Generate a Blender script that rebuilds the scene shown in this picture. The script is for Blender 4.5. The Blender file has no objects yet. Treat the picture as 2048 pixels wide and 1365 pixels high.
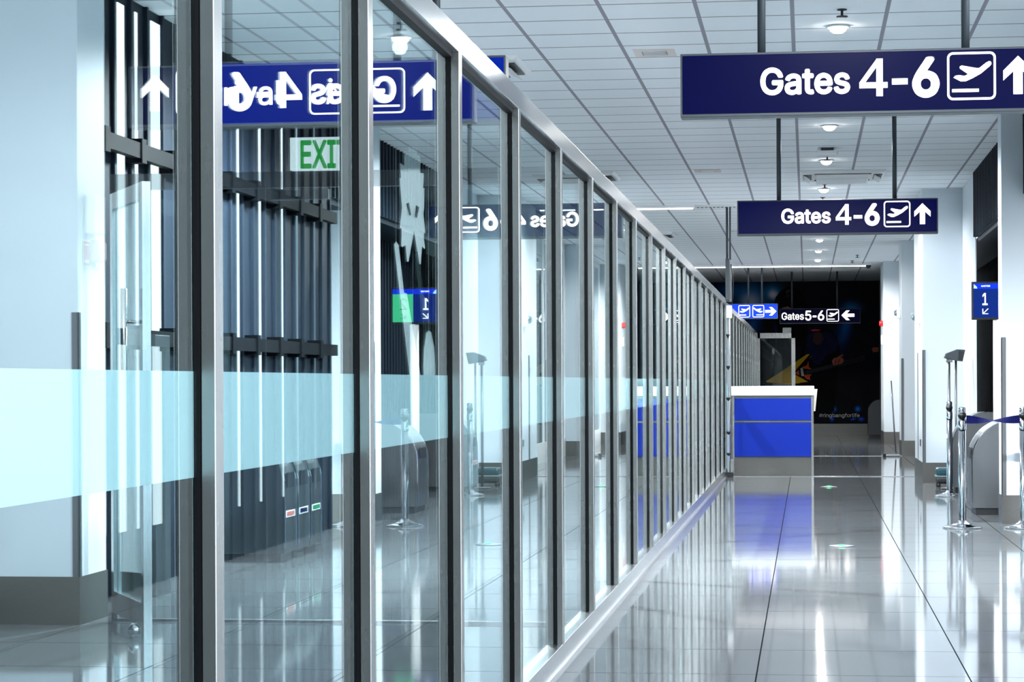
import bpy, bmesh, math, random
from mathutils import Vector, Matrix
random.seed(7)
C = bpy.context.scene.collection
S = bpy.context.scene
PI = math.pi

# ------------------------------------------------------------------ camera
cam_d = bpy.data.cameras.new('camera'); cam = bpy.data.objects.new('camera', cam_d); C.objects.link(cam)
cam_d.sensor_width = 36.0; cam_d.lens = 4600 / 2048 * 36.0
cam_d.shift_y = 83.15 / 2048; cam_d.clip_start = 0.05; cam_d.clip_end = 300
YAW = math.atan(590 / 4600)
cam.matrix_world = (Matrix.Translation((0, 0, 1.2)) @ Matrix.Rotation(YAW, 4, 'Z')
                    @ Matrix.Rotation(PI / 2, 4, 'X') @ Matrix.Rotation(-0.0045, 4, 'Z'))
S.camera = cam

# ------------------------------------------------------------------ world and exposure
w = bpy.data.worlds.new('sky'); S.world = w; w.use_nodes = True
bg = w.node_tree.nodes['Background']; bg.inputs[0].default_value = (0.80, 0.91, 1.0, 1); bg.inputs[1].default_value = 1.7
S.view_settings.view_transform = 'Standard'; S.view_settings.look = 'None'
S.view_settings.gamma = 1.0; S.view_settings.use_curve_mapping = False
S.view_settings.exposure = 1.62
cy = S.cycles
cy.max_bounces = 8; cy.diffuse_bounces = 4; cy.glossy_bounces = 5; cy.transparent_max_bounces = 24
cy.sample_clamp_indirect = 6.0; cy.caustics_reflective = False; cy.caustics_refractive = False


def area(name, loc, rot, sx, sy, watts, col, portal=False):
    l = bpy.data.lights.new(name, 'AREA'); l.shape = 'RECTANGLE'; l.size = sx; l.size_y = sy
    l.energy = watts; l.color = col
    if portal: l.cycles.is_portal = True
    o = bpy.data.objects.new(name, l); C.objects.link(o); o.location = loc; o.rotation_euler = rot
    return o


# daylight openings: portals for the added bays beside the camera and the far window bays
area('daylight_portal', (2.50, 3.2, 1.72), (0, PI / 2, 0), 3.4, 14.0, 1, (1, 1, 1), True)
for ya, yb in ((33.3, 37.2), (38.4, 43.6)):
    area('daylight_portal', (1.90, (ya + yb) / 2, 1.85), (0, PI / 2, 0), 3.0, yb - ya, 1, (1, 1, 1), True)
    area('daylight_portal', (-3.97, (ya + yb) / 2, 1.85), (0, -PI / 2, 0), 3.0, yb - ya, 1, (1, 1, 1), True)

H = 3.45          # ceiling height
GP = -1.050       # plane of the glass partition
WR = 1.81         # right wall plane
WL = 2 * GP - WR  # left wall plane


# ------------------------------------------------------------------ materials
def newmat(name):
    m = bpy.data.materials.new(name); m.use_nodes = True
    nt = m.node_tree
    return m, nt, nt.nodes['Principled BSDF']


def pm(name, col, rough=0.5, metal=0.0, emit=None, es=0.0, spec=0.5, bump=0.0, scale=60, vary=0.0):
    m, nt, b = newmat(name)
    b.inputs['Base Color'].default_value = (*col, 1); b.inputs['Roughness'].default_value = rough
    b.inputs['Metallic'].default_value = metal; b.inputs['Specular IOR Level'].default_value = spec
    if emit: b.inputs['Emission Color'].default_value = (*emit, 1); b.inputs['Emission Strength'].default_value = es
    if bump or vary:
        tc = nt.nodes.new('ShaderNodeTexCoord'); n = nt.nodes.new('ShaderNodeTexNoise'); n.inputs['Scale'].default_value = scale
        nt.links.new(tc.outputs['Object'], n.inputs['Vector'])
        if bump:
            bp = nt.nodes.new('ShaderNodeBump'); bp.inputs['Strength'].default_value = bump; bp.inputs['Distance'].default_value = 0.01
            nt.links.new(n.outputs['Fac'], bp.inputs['Height']); nt.links.new(bp.outputs['Normal'], b.inputs['Normal'])
        if vary:
            mx = nt.nodes.new('ShaderNodeMix'); mx.data_type = 'RGBA'
            mx.inputs[6].default_value = (*[c * (1 - vary) for c in col], 1); mx.inputs[7].default_value = (*[min(1, c * (1 + vary)) for c in col], 1)
            nt.links.new(n.outputs['Fac'], mx.inputs[0]); nt.links.new(mx.outputs[2], b.inputs['Base Color'])
    return m


def steel(name, col, rough, stretch=(6, 6, 0.6), amt=0.04):
    m, nt, b = newmat(name)
    b.inputs['Metallic'].default_value = 1.0
    tc = nt.nodes.new('ShaderNodeTexCoord'); mp = nt.nodes.new('ShaderNodeMapping'); mp.inputs['Scale'].default_value = stretch
    n = nt.nodes.new('ShaderNodeTexNoise'); n.inputs['Scale'].default_value = 6; n.inputs['Detail'].default_value = 3
    nt.links.new(tc.outputs['Object'], mp.inputs[0]); nt.links.new(mp.outputs[0], n.inputs['Vector'])
    mx = nt.nodes.new('ShaderNodeMix'); mx.data_type = 'RGBA'
    mx.inputs[6].default_value = (*[c * (1 - amt) for c in col], 1); mx.inputs[7].default_value = (*[min(1, c * (1 + amt)) for c in col], 1)
    nt.links.new(n.outputs['Fac'], mx.inputs[0]); nt.links.new(mx.outputs[2], b.inputs['Base Color'])
    mr = nt.nodes.new('ShaderNodeMapRange'); mr.inputs[3].default_value = rough * 0.93; mr.inputs[4].default_value = rough * 1.07
    nt.links.new(n.outputs['Fac'], mr.inputs[0]); nt.links.new(mr.outputs[0], b.inputs['Roughness'])
    return m


def mnode(nt, op, a, b=None, c=None):
    n = nt.nodes.new('ShaderNodeMath'); n.operation = op
    for i, x in enumerate((a, b, c)):
        if x is None: continue
        if isinstance(x, (int, float)): n.inputs[i].default_value = x
        else: nt.links.new(x, n.inputs[i])
    return n.outputs[0]


def grid_line(nt, coord, period, offset, width):
    """1 inside a joint of the given width, else 0"""
    a = mnode(nt, 'SUBTRACT', coord, offset)
    a = mnode(nt, 'DIVIDE', a, period)
    a = mnode(nt, 'SUBTRACT', a, mnode(nt, 'ROUND', a))
    a = mnode(nt, 'ABSOLUTE', a)
    return mnode(nt, 'LESS_THAN', a, width / period / 2)


def tile_mat(name, col, jcol, px, ox, py, oy, wx, wy, rough, speck=0.0, speck_scale=300, spec=0.5, bump=0.15, cloud=0.0):
    m, nt, b = newmat(name)
    g = nt.nodes.new('ShaderNodeNewGeometry'); sp = nt.nodes.new('ShaderNodeSeparateXYZ')
    nt.links.new(g.outputs['Position'], sp.inputs[0])
    lx = grid_line(nt, sp.outputs[0], px, ox, wx); ly = grid_line(nt, sp.outputs[1], py, oy, wy)
    j = mnode(nt, 'MAXIMUM', lx, ly)
    n = nt.nodes.new('ShaderNodeTexNoise'); n.inputs['Scale'].default_value = speck_scale; n.inputs['Detail'].default_value = 2
    nt.links.new(g.outputs['Position'], n.inputs['Vector'])
    mx = nt.nodes.new('ShaderNodeMix'); mx.data_type = 'RGBA'
    mx.inputs[6].default_value = (*[c * (1 - speck) for c in col], 1); mx.inputs[7].default_value = (*[c * (1 + speck) for c in col], 1)
    nt.links.new(n.outputs['Fac'], mx.inputs[0])
    mj = nt.nodes.new('ShaderNodeMix'); mj.data_type = 'RGBA'; mj.inputs[7].default_value = (*jcol, 1)
    nt.links.new(mx.outputs[2], mj.inputs[6]); nt.links.new(j, mj.inputs[0]); nt.links.new(mj.outputs[2], b.inputs['Base Color'])
    r = rough
    if cloud:
        n2 = nt.nodes.new('ShaderNodeTexNoise'); n2.inputs['Scale'].default_value = 1.3; n2.inputs['Detail'].default_value = 3
        nt.links.new(g.outputs['Position'], n2.inputs['Vector'])
        r = mnode(nt, 'ADD', r, mnode(nt, 'MULTIPLY', n2.outputs['Fac'], cloud))
    if isinstance(r, (int, float)): b.inputs['Roughness'].default_value = r
    else: nt.links.new(r, b.inputs['Roughness'])
    nt.links.new(mnode(nt, 'MULTIPLY', mnode(nt, 'SUBTRACT', 1.0, j), spec), b.inputs['Specular IOR Level'])
    bp = nt.nodes.new('ShaderNodeBump'); bp.inputs['Strength'].default_value = bump; bp.inputs['Distance'].default_value = 0.003; bp.invert = True
    nt.links.new(j, bp.inputs['Height']); nt.links.new(bp.outputs['Normal'], b.inputs['Normal'])
    return m


def glass_mat(name, tint, gain=0.96, base=0.04, wave=0.0):
    """window glass: tinted see-through plus Schlick mirror reflection on each face"""
    m = bpy.data.materials.new(name); m.use_nodes = True; nt = m.node_tree; nt.nodes.clear()
    out = nt.nodes.new('ShaderNodeOutputMaterial'); g = nt.nodes.new('ShaderNodeNewGeometry')
    d = nt.nodes.new('ShaderNodeVectorMath'); d.operation = 'DOT_PRODUCT'
    nt.links.new(g.outputs['Normal'], d.inputs[0]); nt.links.new(g.outputs['Incoming'], d.inputs[1])
    cosv = mnode(nt, 'ABSOLUTE', d.outputs['Value'])
    p = mnode(nt, 'POWER', mnode(nt, 'SUBTRACT', 1.0, cosv), 5.0)
    f = mnode(nt, 'MULTIPLY_ADD', p, gain, base)
    tr = nt.nodes.new('ShaderNodeBsdfTransparent'); tr.inputs[0].default_value = (*tint, 1)
    gl = nt.nodes.new('ShaderNodeBsdfGlossy'); gl.inputs['Roughness'].default_value = 0.0; gl.inputs['Color'].default_value = (0.93, 0.99, 1.0, 1)
    if wave:
        n = nt.nodes.new('ShaderNodeTexNoise'); n.inputs['Scale'].default_value = 2.2
        nt.links.new(g.outputs['Position'], n.inputs['Vector'])
        bp = nt.nodes.new('ShaderNodeBump'); bp.inputs['Strength'].default_value = wave; bp.inputs['Distance'].default_value = 0.002
        nt.links.new(n.outputs['Fac'], bp.inputs['Height']); nt.links.new(bp.outputs['Normal'], gl.inputs['Normal'])
    mx = nt.nodes.new('ShaderNodeMixShader')
    nt.links.new(f, mx.inputs[0]); nt.links.new(tr.outputs[0], mx.inputs[1]); nt.links.new(gl.outputs[0], mx.inputs[2])
    nt.links.new(mx.outputs[0], out.inputs[0])
    return m


def frost_mat(name):
    m = bpy.data.materials.new(name); m.use_nodes = True; nt = m.node_tree; nt.nodes.clear()
    out = nt.nodes.new('ShaderNodeOutputMaterial')
    tl = nt.nodes.new('ShaderNodeBsdfTranslucent'); tl.inputs[0].default_value = (0.86, 0.98, 0.99, 1)
    df = nt.nodes.new('ShaderNodeBsdfDiffuse'); df.inputs[0].default_value = (0.86, 0.98, 0.99, 1)
    a = nt.nodes.new('ShaderNodeMixShader'); a.inputs[0].default_value = 0.35
    nt.links.new(df.outputs[0], a.inputs[1]); nt.links.new(tl.outputs[0], a.inputs[2])
    t = nt.nodes.new('ShaderNodeBsdfTransparent'); t.inputs[0].default_value = (0.85, 0.95, 0.96, 1)
    b = nt.nodes.new('ShaderNodeMixShader'); b.inputs[0].default_value = 0.16
    nt.links.new(a.outputs[0], b.inputs[1]); nt.links.new(t.outputs[0], b.inputs[2])
    nt.links.new(b.outputs[0], out.inputs[0])
    return m


def emis(name, col, st):
    m = bpy.data.materials.new(name); m.use_nodes = True; nt = m.node_tree; nt.nodes.clear()
    out = nt.nodes.new('ShaderNodeOutputMaterial'); e = nt.nodes.new('ShaderNodeEmission')
    e.inputs[0].default_value = (*col, 1); e.inputs[1].default_value = st
    nt.links.new(e.outputs[0], out.inputs[0]); return m


def mural_mat(name, spots):
    """printed backdrop: near-black navy with the printed stage-light patches"""
    m, nt, b = newmat(name)
    g = nt.nodes.new('ShaderNodeNewGeometry'); sp = nt.nodes.new('ShaderNodeSeparateXYZ'); nt.links.new(g.outputs['Position'], sp.inputs[0])
    cur = None
    base = nt.nodes.new('ShaderNodeRGB'); base.outputs[0].default_value = (0.0012, 0.0014, 0.006, 1); cur = base.outputs[0]
    for (x, z, rx, rz, sh, col) in spots:
        dz = mnode(nt, 'SUBTRACT', sp.outputs[2], z)
        dx = mnode(nt, 'SUBTRACT', mnode(nt, 'SUBTRACT', sp.outputs[0], x), mnode(nt, 'MULTIPLY', dz, sh))
        a = mnode(nt, 'POWER', mnode(nt, 'DIVIDE', dx, rx), 2.0); c = mnode(nt, 'POWER', mnode(nt, 'DIVIDE', dz, rz), 2.0)
        f = mnode(nt, 'EXPONENT', mnode(nt, 'MULTIPLY', mnode(nt, 'ADD', a, c), -1.0))
        mx = nt.nodes.new('ShaderNodeMix'); mx.data_type = 'RGBA'; mx.blend_type = 'ADD'; mx.inputs[7].default_value = (*col, 1)
        nt.links.new(f, mx.inputs[0]); nt.links.new(cur, mx.inputs[6]); cur = mx.outputs[2]
    nt.links.new(cur, b.inputs['Base Color'])
    b.inputs['Roughness'].default_value = 0.6; b.inputs['Specular IOR Level'].default_value = 0.15
    return m


M_ceil = tile_mat('ceiling_tiles', (0.92, 0.94, 0.96), (0.38, 0.36, 0.40), 0.572, -0.079, 0.566, 14.79, 0.026, 0.026, 0.85, 0.03, 90, 0.2)
M_floor = tile_mat('polished_granite_tiles', (0.125, 0.133, 0.142), (0.012, 0.013, 0.015), 0.854, -0.21, 0.87, 11.2, 0.006, 0.006, 0.035, 0.18, 160, 0.9, 0.0, 0.05)
M_wall = pm('white_painted_wall', (0.60, 0.655, 0.70), 0.45, bump=0.02, scale=30)
M_blind = pm('dark_navy_cladding', (0.007, 0.012, 0.021), 0.5, spec=0.12, bump=0.05, scale=20)
M_rib = pm('cladding_rib', (0.013, 0.019, 0.030), 0.5, spec=0.12)
M_rail = pm('black_bracket_rail', (0.002, 0.0025, 0.004), 0.6, spec=0.05)
M_steel = steel('brushed_steel', (0.42, 0.42, 0.41), 0.27)
M_steel_l = steel('bright_steel', (0.62, 0.63, 0.64), 0.2, (0.6, 6, 6))
M_steel_d = steel('grey_satin_steel', (0.17, 0.18, 0.19), 0.36)
M_kick = steel('kick_plate_steel', (0.17, 0.165, 0.155), 0.34, (6, 6, 40), 0.12)
M_chrome = pm('chrome', (0.85, 0.87, 0.9), 0.08, 1.0)
M_gasket = pm('black_rubber_gasket', (0.002, 0.002, 0.003), 0.6, spec=0.2)
M_black = pm('black_plastic', (0.008, 0.009, 0.011), 0.4)
M_dkmetal = pm('dark_grey_powder_coat', (0.035, 0.045, 0.055), 0.45)
M_glass = glass_mat('partition_glass', (0.87, 0.945, 0.955))
M_glass2 = glass_mat('screen_glass', (0.90, 0.965, 0.97), 0.9, 0.03)
M_tint = glass_mat('grey_tinted_glass', (0.42, 0.44, 0.45), 0.9, 0.04)
M_frost = frost_mat('frosted_film')
M_signN = pm('navy_sign_face', (0.0004, 0.0006, 0.008), 0.3, spec=0.08, emit=(0.0, 0.0004, 0.018), es=0.9)
M_signB = pm('blue_sign_face', (0.0005, 0.0025, 0.022), 0.3, spec=0.08, emit=(0.0, 0.006, 0.13), es=0.9)
M_signB2 = pm('bright_blue_sign_face', (0.004, 0.02, 0.2), 0.3, spec=0.12, emit=(0.003, 0.02, 0.30), es=0.8)
M_signK = pm('black_blue_sign_face', (0.0003, 0.0003, 0.002), 0.3, spec=0.05, emit=(0, 0, 0.006), es=0.5)
M_letter = emis('backlit_white_lettering', (1.0, 0.98, 0.95), 1.2)
M_counter = pm('royal_blue_laminate', (0.006, 0.026, 0.33), 0.3, spec=0.2)
M_white = pm('white_gloss', (0.9, 0.9, 0.9), 0.3)
M_worktop = pm('white_solid_worktop', (0.95, 0.95, 0.95), 0.25)
M_cream = pm('cream_plastic', (0.75, 0.68, 0.62), 0.5)
M_lens = emis('lamp_lens', (1.0, 0.97, 0.92), 14.0)
M_led = emis('linear_lamp_diffuser', (1.0, 0.98, 0.95), 3.0)
M_slot = emis('daylit_frosted_slot', (0.80, 0.94, 1.0), 0.7)
M_slot_d = emis('dim_daylit_slot', (0.45, 0.62, 0.75), 0.3)
M_green = emis('exit_green', (0.02, 0.34, 0.06), 0.5)
M_exitface = pm('exit_sign_face', (0.5, 0.55, 0.56), 0.5, emit=(0.5, 0.56, 0.58), es=0.7)
M_scrgreen = emis('screen_green', (0.03, 0.30, 0.14), 1.0)
M_scrblue = emis('screen_navy', (0.003, 0.012, 0.09), 1.0)
M_scrtop = emis('screen_royal_blue', (0.004, 0.02, 0.38), 1.0)
M_scrwhite = emis('screen_white', (0.8, 0.9, 1.0), 1.0)
M_scrpale = emis('screen_pale_blue', (0.25, 0.5, 0.8), 1.0)
M_ink = emis('screen_dark_digit', (0.005, 0.03, 0.02), 1.0)
M_tape = pm('navy_webbing', (0.001, 0.002, 0.04), 0.8, spec=0.1)
M_red = pm('red_plastic', (0.65, 0.01, 0.012), 0.35)
M_redsign = pm('faded_red_print', (0.50, 0.12, 0.10), 0.5)
M_paper = pm('white_paper_card', (0.9, 0.97, 0.98), 0.6)
M_teal = pm('teal_hard_shell', (0.02, 0.07, 0.085), 0.25)
M_teal2 = pm('grey_teal_seam', (0.16, 0.22, 0.23), 0.3)
M_brownskin = pm('printed_skin', (0.578, 0.153, 0.0952), 0.6, spec=0.15)
M_dimskin = pm('printed_dim_skin', (0.0748, 0.034, 0.0306), 0.6, spec=0.15)
M_lips = pm('printed_lit_skin', (0.442, 0.187, 0.17), 0.6, spec=0.15)
M_figure = pm('printed_dark_figure', (0.0007, 0.0008, 0.0022), 0.6, spec=0.1)
M_jacket = pm('printed_navy_jacket', (0.0102, 0.0136, 0.0612), 0.6, spec=0.1, vary=0.9, scale=9)
M_yellow = pm('printed_yellow', (0.95, 0.52, 0.03), 0.6, spec=0.15)
M_orange = pm('printed_orange', (0.95, 0.119, 0.0425), 0.6, spec=0.15)
M_fret = pm('printed_fret_lines', (0.102, 0.102, 0.136), 0.6, spec=0.15)
M_magenta = pm('printed_magenta', (0.95, 0.034, 0.17), 0.6, spec=0.15)
M_caption = pm('printed_grey_caption', (0.95, 0.95, 0.95), 0.6, spec=0.15)
M_grn_led = emis('green_marker_lamp', (0.05, 0.9, 0.2), 1.6)
M_clear = glass_mat('clear_lens', (0.85, 0.9, 0.92), 0.9, 0.1)


# ------------------------------------------------------------------ mesh helpers
class B:
    """collects shapes and links them as ONE mesh object"""
    def __init__(s): s.bm = bmesh.new()

    def box(s, x0, y0, z0, x1, y1, z1):
        vs = [s.bm.verts.new(p) for p in ((x0, y0, z0), (x1, y0, z0), (x1, y1, z0), (x0, y1, z0), (x0, y0, z1), (x1, y0, z1), (x1, y1, z1), (x0, y1, z1))]
        for f in ((0, 3, 2, 1), (4, 5, 6, 7), (0, 1, 5, 4), (1, 2, 6, 5), (2, 3, 7, 6), (3, 0, 4, 7)): s.bm.faces.new([vs[i] for i in f])
        return s

    def prism(s, pts, a, b, axis='y'):
        """closed outline extruded from a to b along an axis (outline in the two other coordinates)"""
        def P(p, t): return (p[0], t, p[1]) if axis == 'y' else ((t, p[0], p[1]) if axis == 'x' else (p[0], p[1], t))
        v0 = [s.bm.verts.new(P(p, a)) for p in pts]; v1 = [s.bm.verts.new(P(p, b)) for p in pts]
        n = len(pts)
        s.bm.faces.new(v0); s.bm.faces.new(v1[::-1])
        for i in range(n): s.bm.faces.new((v0[i], v1[i], v1[(i + 1) % n], v0[(i + 1) % n]))
        return s

    def lathe(s, prof, cx, cy, n=32, z0=0.0, smooth=True):
        rings = []
        for r, z in prof:
            if r < 1e-5: rings.append([s.bm.verts.new((cx, cy, z + z0))])
            else: rings.append([s.bm.verts.new((cx + r * math.cos(2 * PI * i / n), cy + r * math.sin(2 * PI * i / n), z + z0)) for i in range(n)])
        for a, b in zip(rings, rings[1:]):
            for i in range(n):
                j = (i + 1) % n
                if len(a) == 1 and len(b) == 1: continue
                f = [a[0], b[i], b[j]] if len(a) == 1 else ([a[i], b[0], a[j]] if len(b) == 1 else [a[i], b[i], b[j], a[j]])
                fc = s.bm.faces.new(f); fc.smooth = smooth
        return s

    def tube(s, pts, r, n=10):
        rings = []
        pts = [Vector(p) for p in pts]
        for i, p in enumerate(pts):
            t = (pts[min(i + 1, len(pts) - 1)] - pts[max(i - 1, 0)]).normalized()
            up = Vector((0, 0, 1)) if abs(t.z) < 0.9 else Vector((1, 0, 0))
            a = t.cross(up).normalized(); b = t.cross(a)
            rings.append([s.bm.verts.new(p + a * r * math.cos(2 * PI * k / n) + b * r * math.sin(2 * PI * k / n)) for k in range(n)])
        for a, b in zip(rings, rings[1:]):
            for k in range(n):
                f = s.bm.faces.new((a[k], a[(k + 1) % n], b[(k + 1) % n], b[k])); f.smooth = True
        s.bm.faces.new(rings[0][::-1]); s.bm.faces.new(rings[-1])
        return s

    def frame(s, outer, inner, a, b):
        """ring between two outlines of equal length, in the xz plane, from y=a to y=b"""
        n = len(outer)
        L = [[s.bm.verts.new((p[0], y, p[1])) for p in o] for o in (outer, inner) for y in (a, b)]
        o0, o1, i0, i1 = L
        for k in range(n):
            j = (k + 1) % n
            s.bm.faces.new((o0[k], o0[j], i0[j], i0[k])); s.bm.faces.new((o1[k], i1[k], i1[j], o1[j]))
            s.bm.faces.new((o0[k], o1[k], o1[j], o0[j])); s.bm.faces.new((i0[k], i0[j], i1[j], i1[k]))
        return s

    def build(s, name, mat, parent=None, bevel=0.0, loc=None):
        bmesh.ops.recalc_face_normals(s.bm, faces=s.bm.faces)
        me = bpy.data.meshes.new(name); s.bm.to_mesh(me); s.bm.free()
        if mat: me.materials.append(mat)
        o = bpy.data.objects.new(name, me); C.objects.link(o)
        if parent: o.parent = parent
        if loc: o.location = loc
        if bevel:
            md = o.modifiers.new('bevel', 'BEVEL'); md.width = bevel; md.segments = 2; md.limit_method = 'ANGLE'
        return o


def tag(o, label, cat, group=None):
    o['label'] = label; o['category'] = cat
    if group: o['group'] = group
    return o


def thing(name, loc, label, cat, group=None, rz=0.0):
    o = bpy.data.objects.new(name, None); C.objects.link(o); o.location = loc; o.rotation_euler = (0, 0, rz)
    return tag(o, label, cat, group)


def struct(o, label=None):
    o['kind'] = 'structure'
    if label: o['label'] = label
    return o


def dup(o, parent=None):
    c = o.copy(); C.objects.link(c)
    if parent: c.parent = parent
    for ch in list(o.children): dup(ch, c)
    return c


FONT = None
try:   # the sans-serif face that comes with Blender
    import os
    FONT = bpy.data.fonts.load(os.path.join(bpy.utils.system_resource('DATAFILES'), 'fonts', 'Inter.woff2'))
except Exception:
    FONT = None


def text(name, body, size, x, y, z, mat, parent, bold=0.0, depth=0.004, sx=1.0, w=None, align='LEFT', shear=0.0):
    """lettering standing in the xz plane, facing -y; its cap height is `size`, its width is scaled to w"""
    cu = bpy.data.curves.new(name, 'FONT'); cu.body = body; cu.size = 1.0; cu.font = FONT or cu.font;  cu.extrude = 0.001; cu.shear = shear
    o = bpy.data.objects.new(name + '_curve', cu); C.objects.link(o)
    dg = bpy.context.evaluated_depsgraph_get(); me = bpy.data.meshes.new_from_object(o.evaluated_get(dg))
    bpy.data.objects.remove(o)
    if bold:   # thicken the strokes: the same outline repeated on a small ring
        src = me; bmm = bmesh.new()
        for q in range(8):
            n0 = len(bmm.verts); bmm.from_mesh(src); bmm.verts.ensure_lookup_table()
            for v in bmm.verts[n0:]: v.co.x += bold * math.cos(q * PI / 4); v.co.y += bold * math.sin(q * PI / 4)
        bmm.to_mesh(me); bmm.free()
    xs = [v.co.x for v in me.vertices]; x0, x1 = min(xs), max(xs)
    k = size / max(v.co.y for v in me.vertices)
    kx = (w / (x1 - x0)) if w else k * sx
    for v in me.vertices:
        v.co = Vector(((v.co.x - x0) * kx, -depth if v.co.z > 0 else 0.0, v.co.y * k))
    me.name = name; me.materials.clear(); me.materials.append(mat)
    t = bpy.data.objects.new(name, me); C.objects.link(t); t.parent = parent
    t.location = (x - ((x1 - x0) * kx / 2 if align == 'CENTER' else 0), y, z)
    return t


def rrect(x0, z0, x1, z1, r, n=5):
    pts = []
    for cx, cz, a0 in ((x1 - r, z1 - r, 0), (x0 + r, z1 - r, 90), (x0 + r, z0 + r, 180), (x1 - r, z0 + r, 270)):
        for i in range(n + 1):
            a = math.radians(a0 + 90 * i / n); pts.append((cx + r * math.cos(a), cz + r * math.sin(a)))
    return pts


# ------------------------------------------------------------------ the shell
Y0, Y1 = -4.0, 52.2
struct(B().box(WL - 0.9, Y0, -0.12, 2.9, Y1 + 0.2, 0).build('floor', M_floor))
struct(B().box(WL - 0.9, Y0, H, 2.9, Y1 + 0.2, H + 0.12).build('ceiling', M_ceil))
struct(B().box(WL - 0.6, Y1, 0, 2.9, Y1 + 0.15, H).build('wall_back', M_blind))


def clad(name, plane, sgn, y0, y1, z0, z1, step=0.16):
    """ribbed dark cladding: shallow vertical pans with a rib between them, facing the corridor"""
    b = B().box(min(plane, plane + sgn * 0.1), y0, z0, max(plane, plane + sgn * 0.1), y1, z1)
    o = struct(b.build(name, M_blind))
    r = B(); y = y0 + step / 2
    while y < y1 - 0.03:
        r.box(min(plane, plane - sgn * 0.022), y, z0, max(plane, plane - sgn * 0.022), y + 0.035, z1)
        y += step
    r.build('rib', M_rib, o)
    return o


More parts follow.
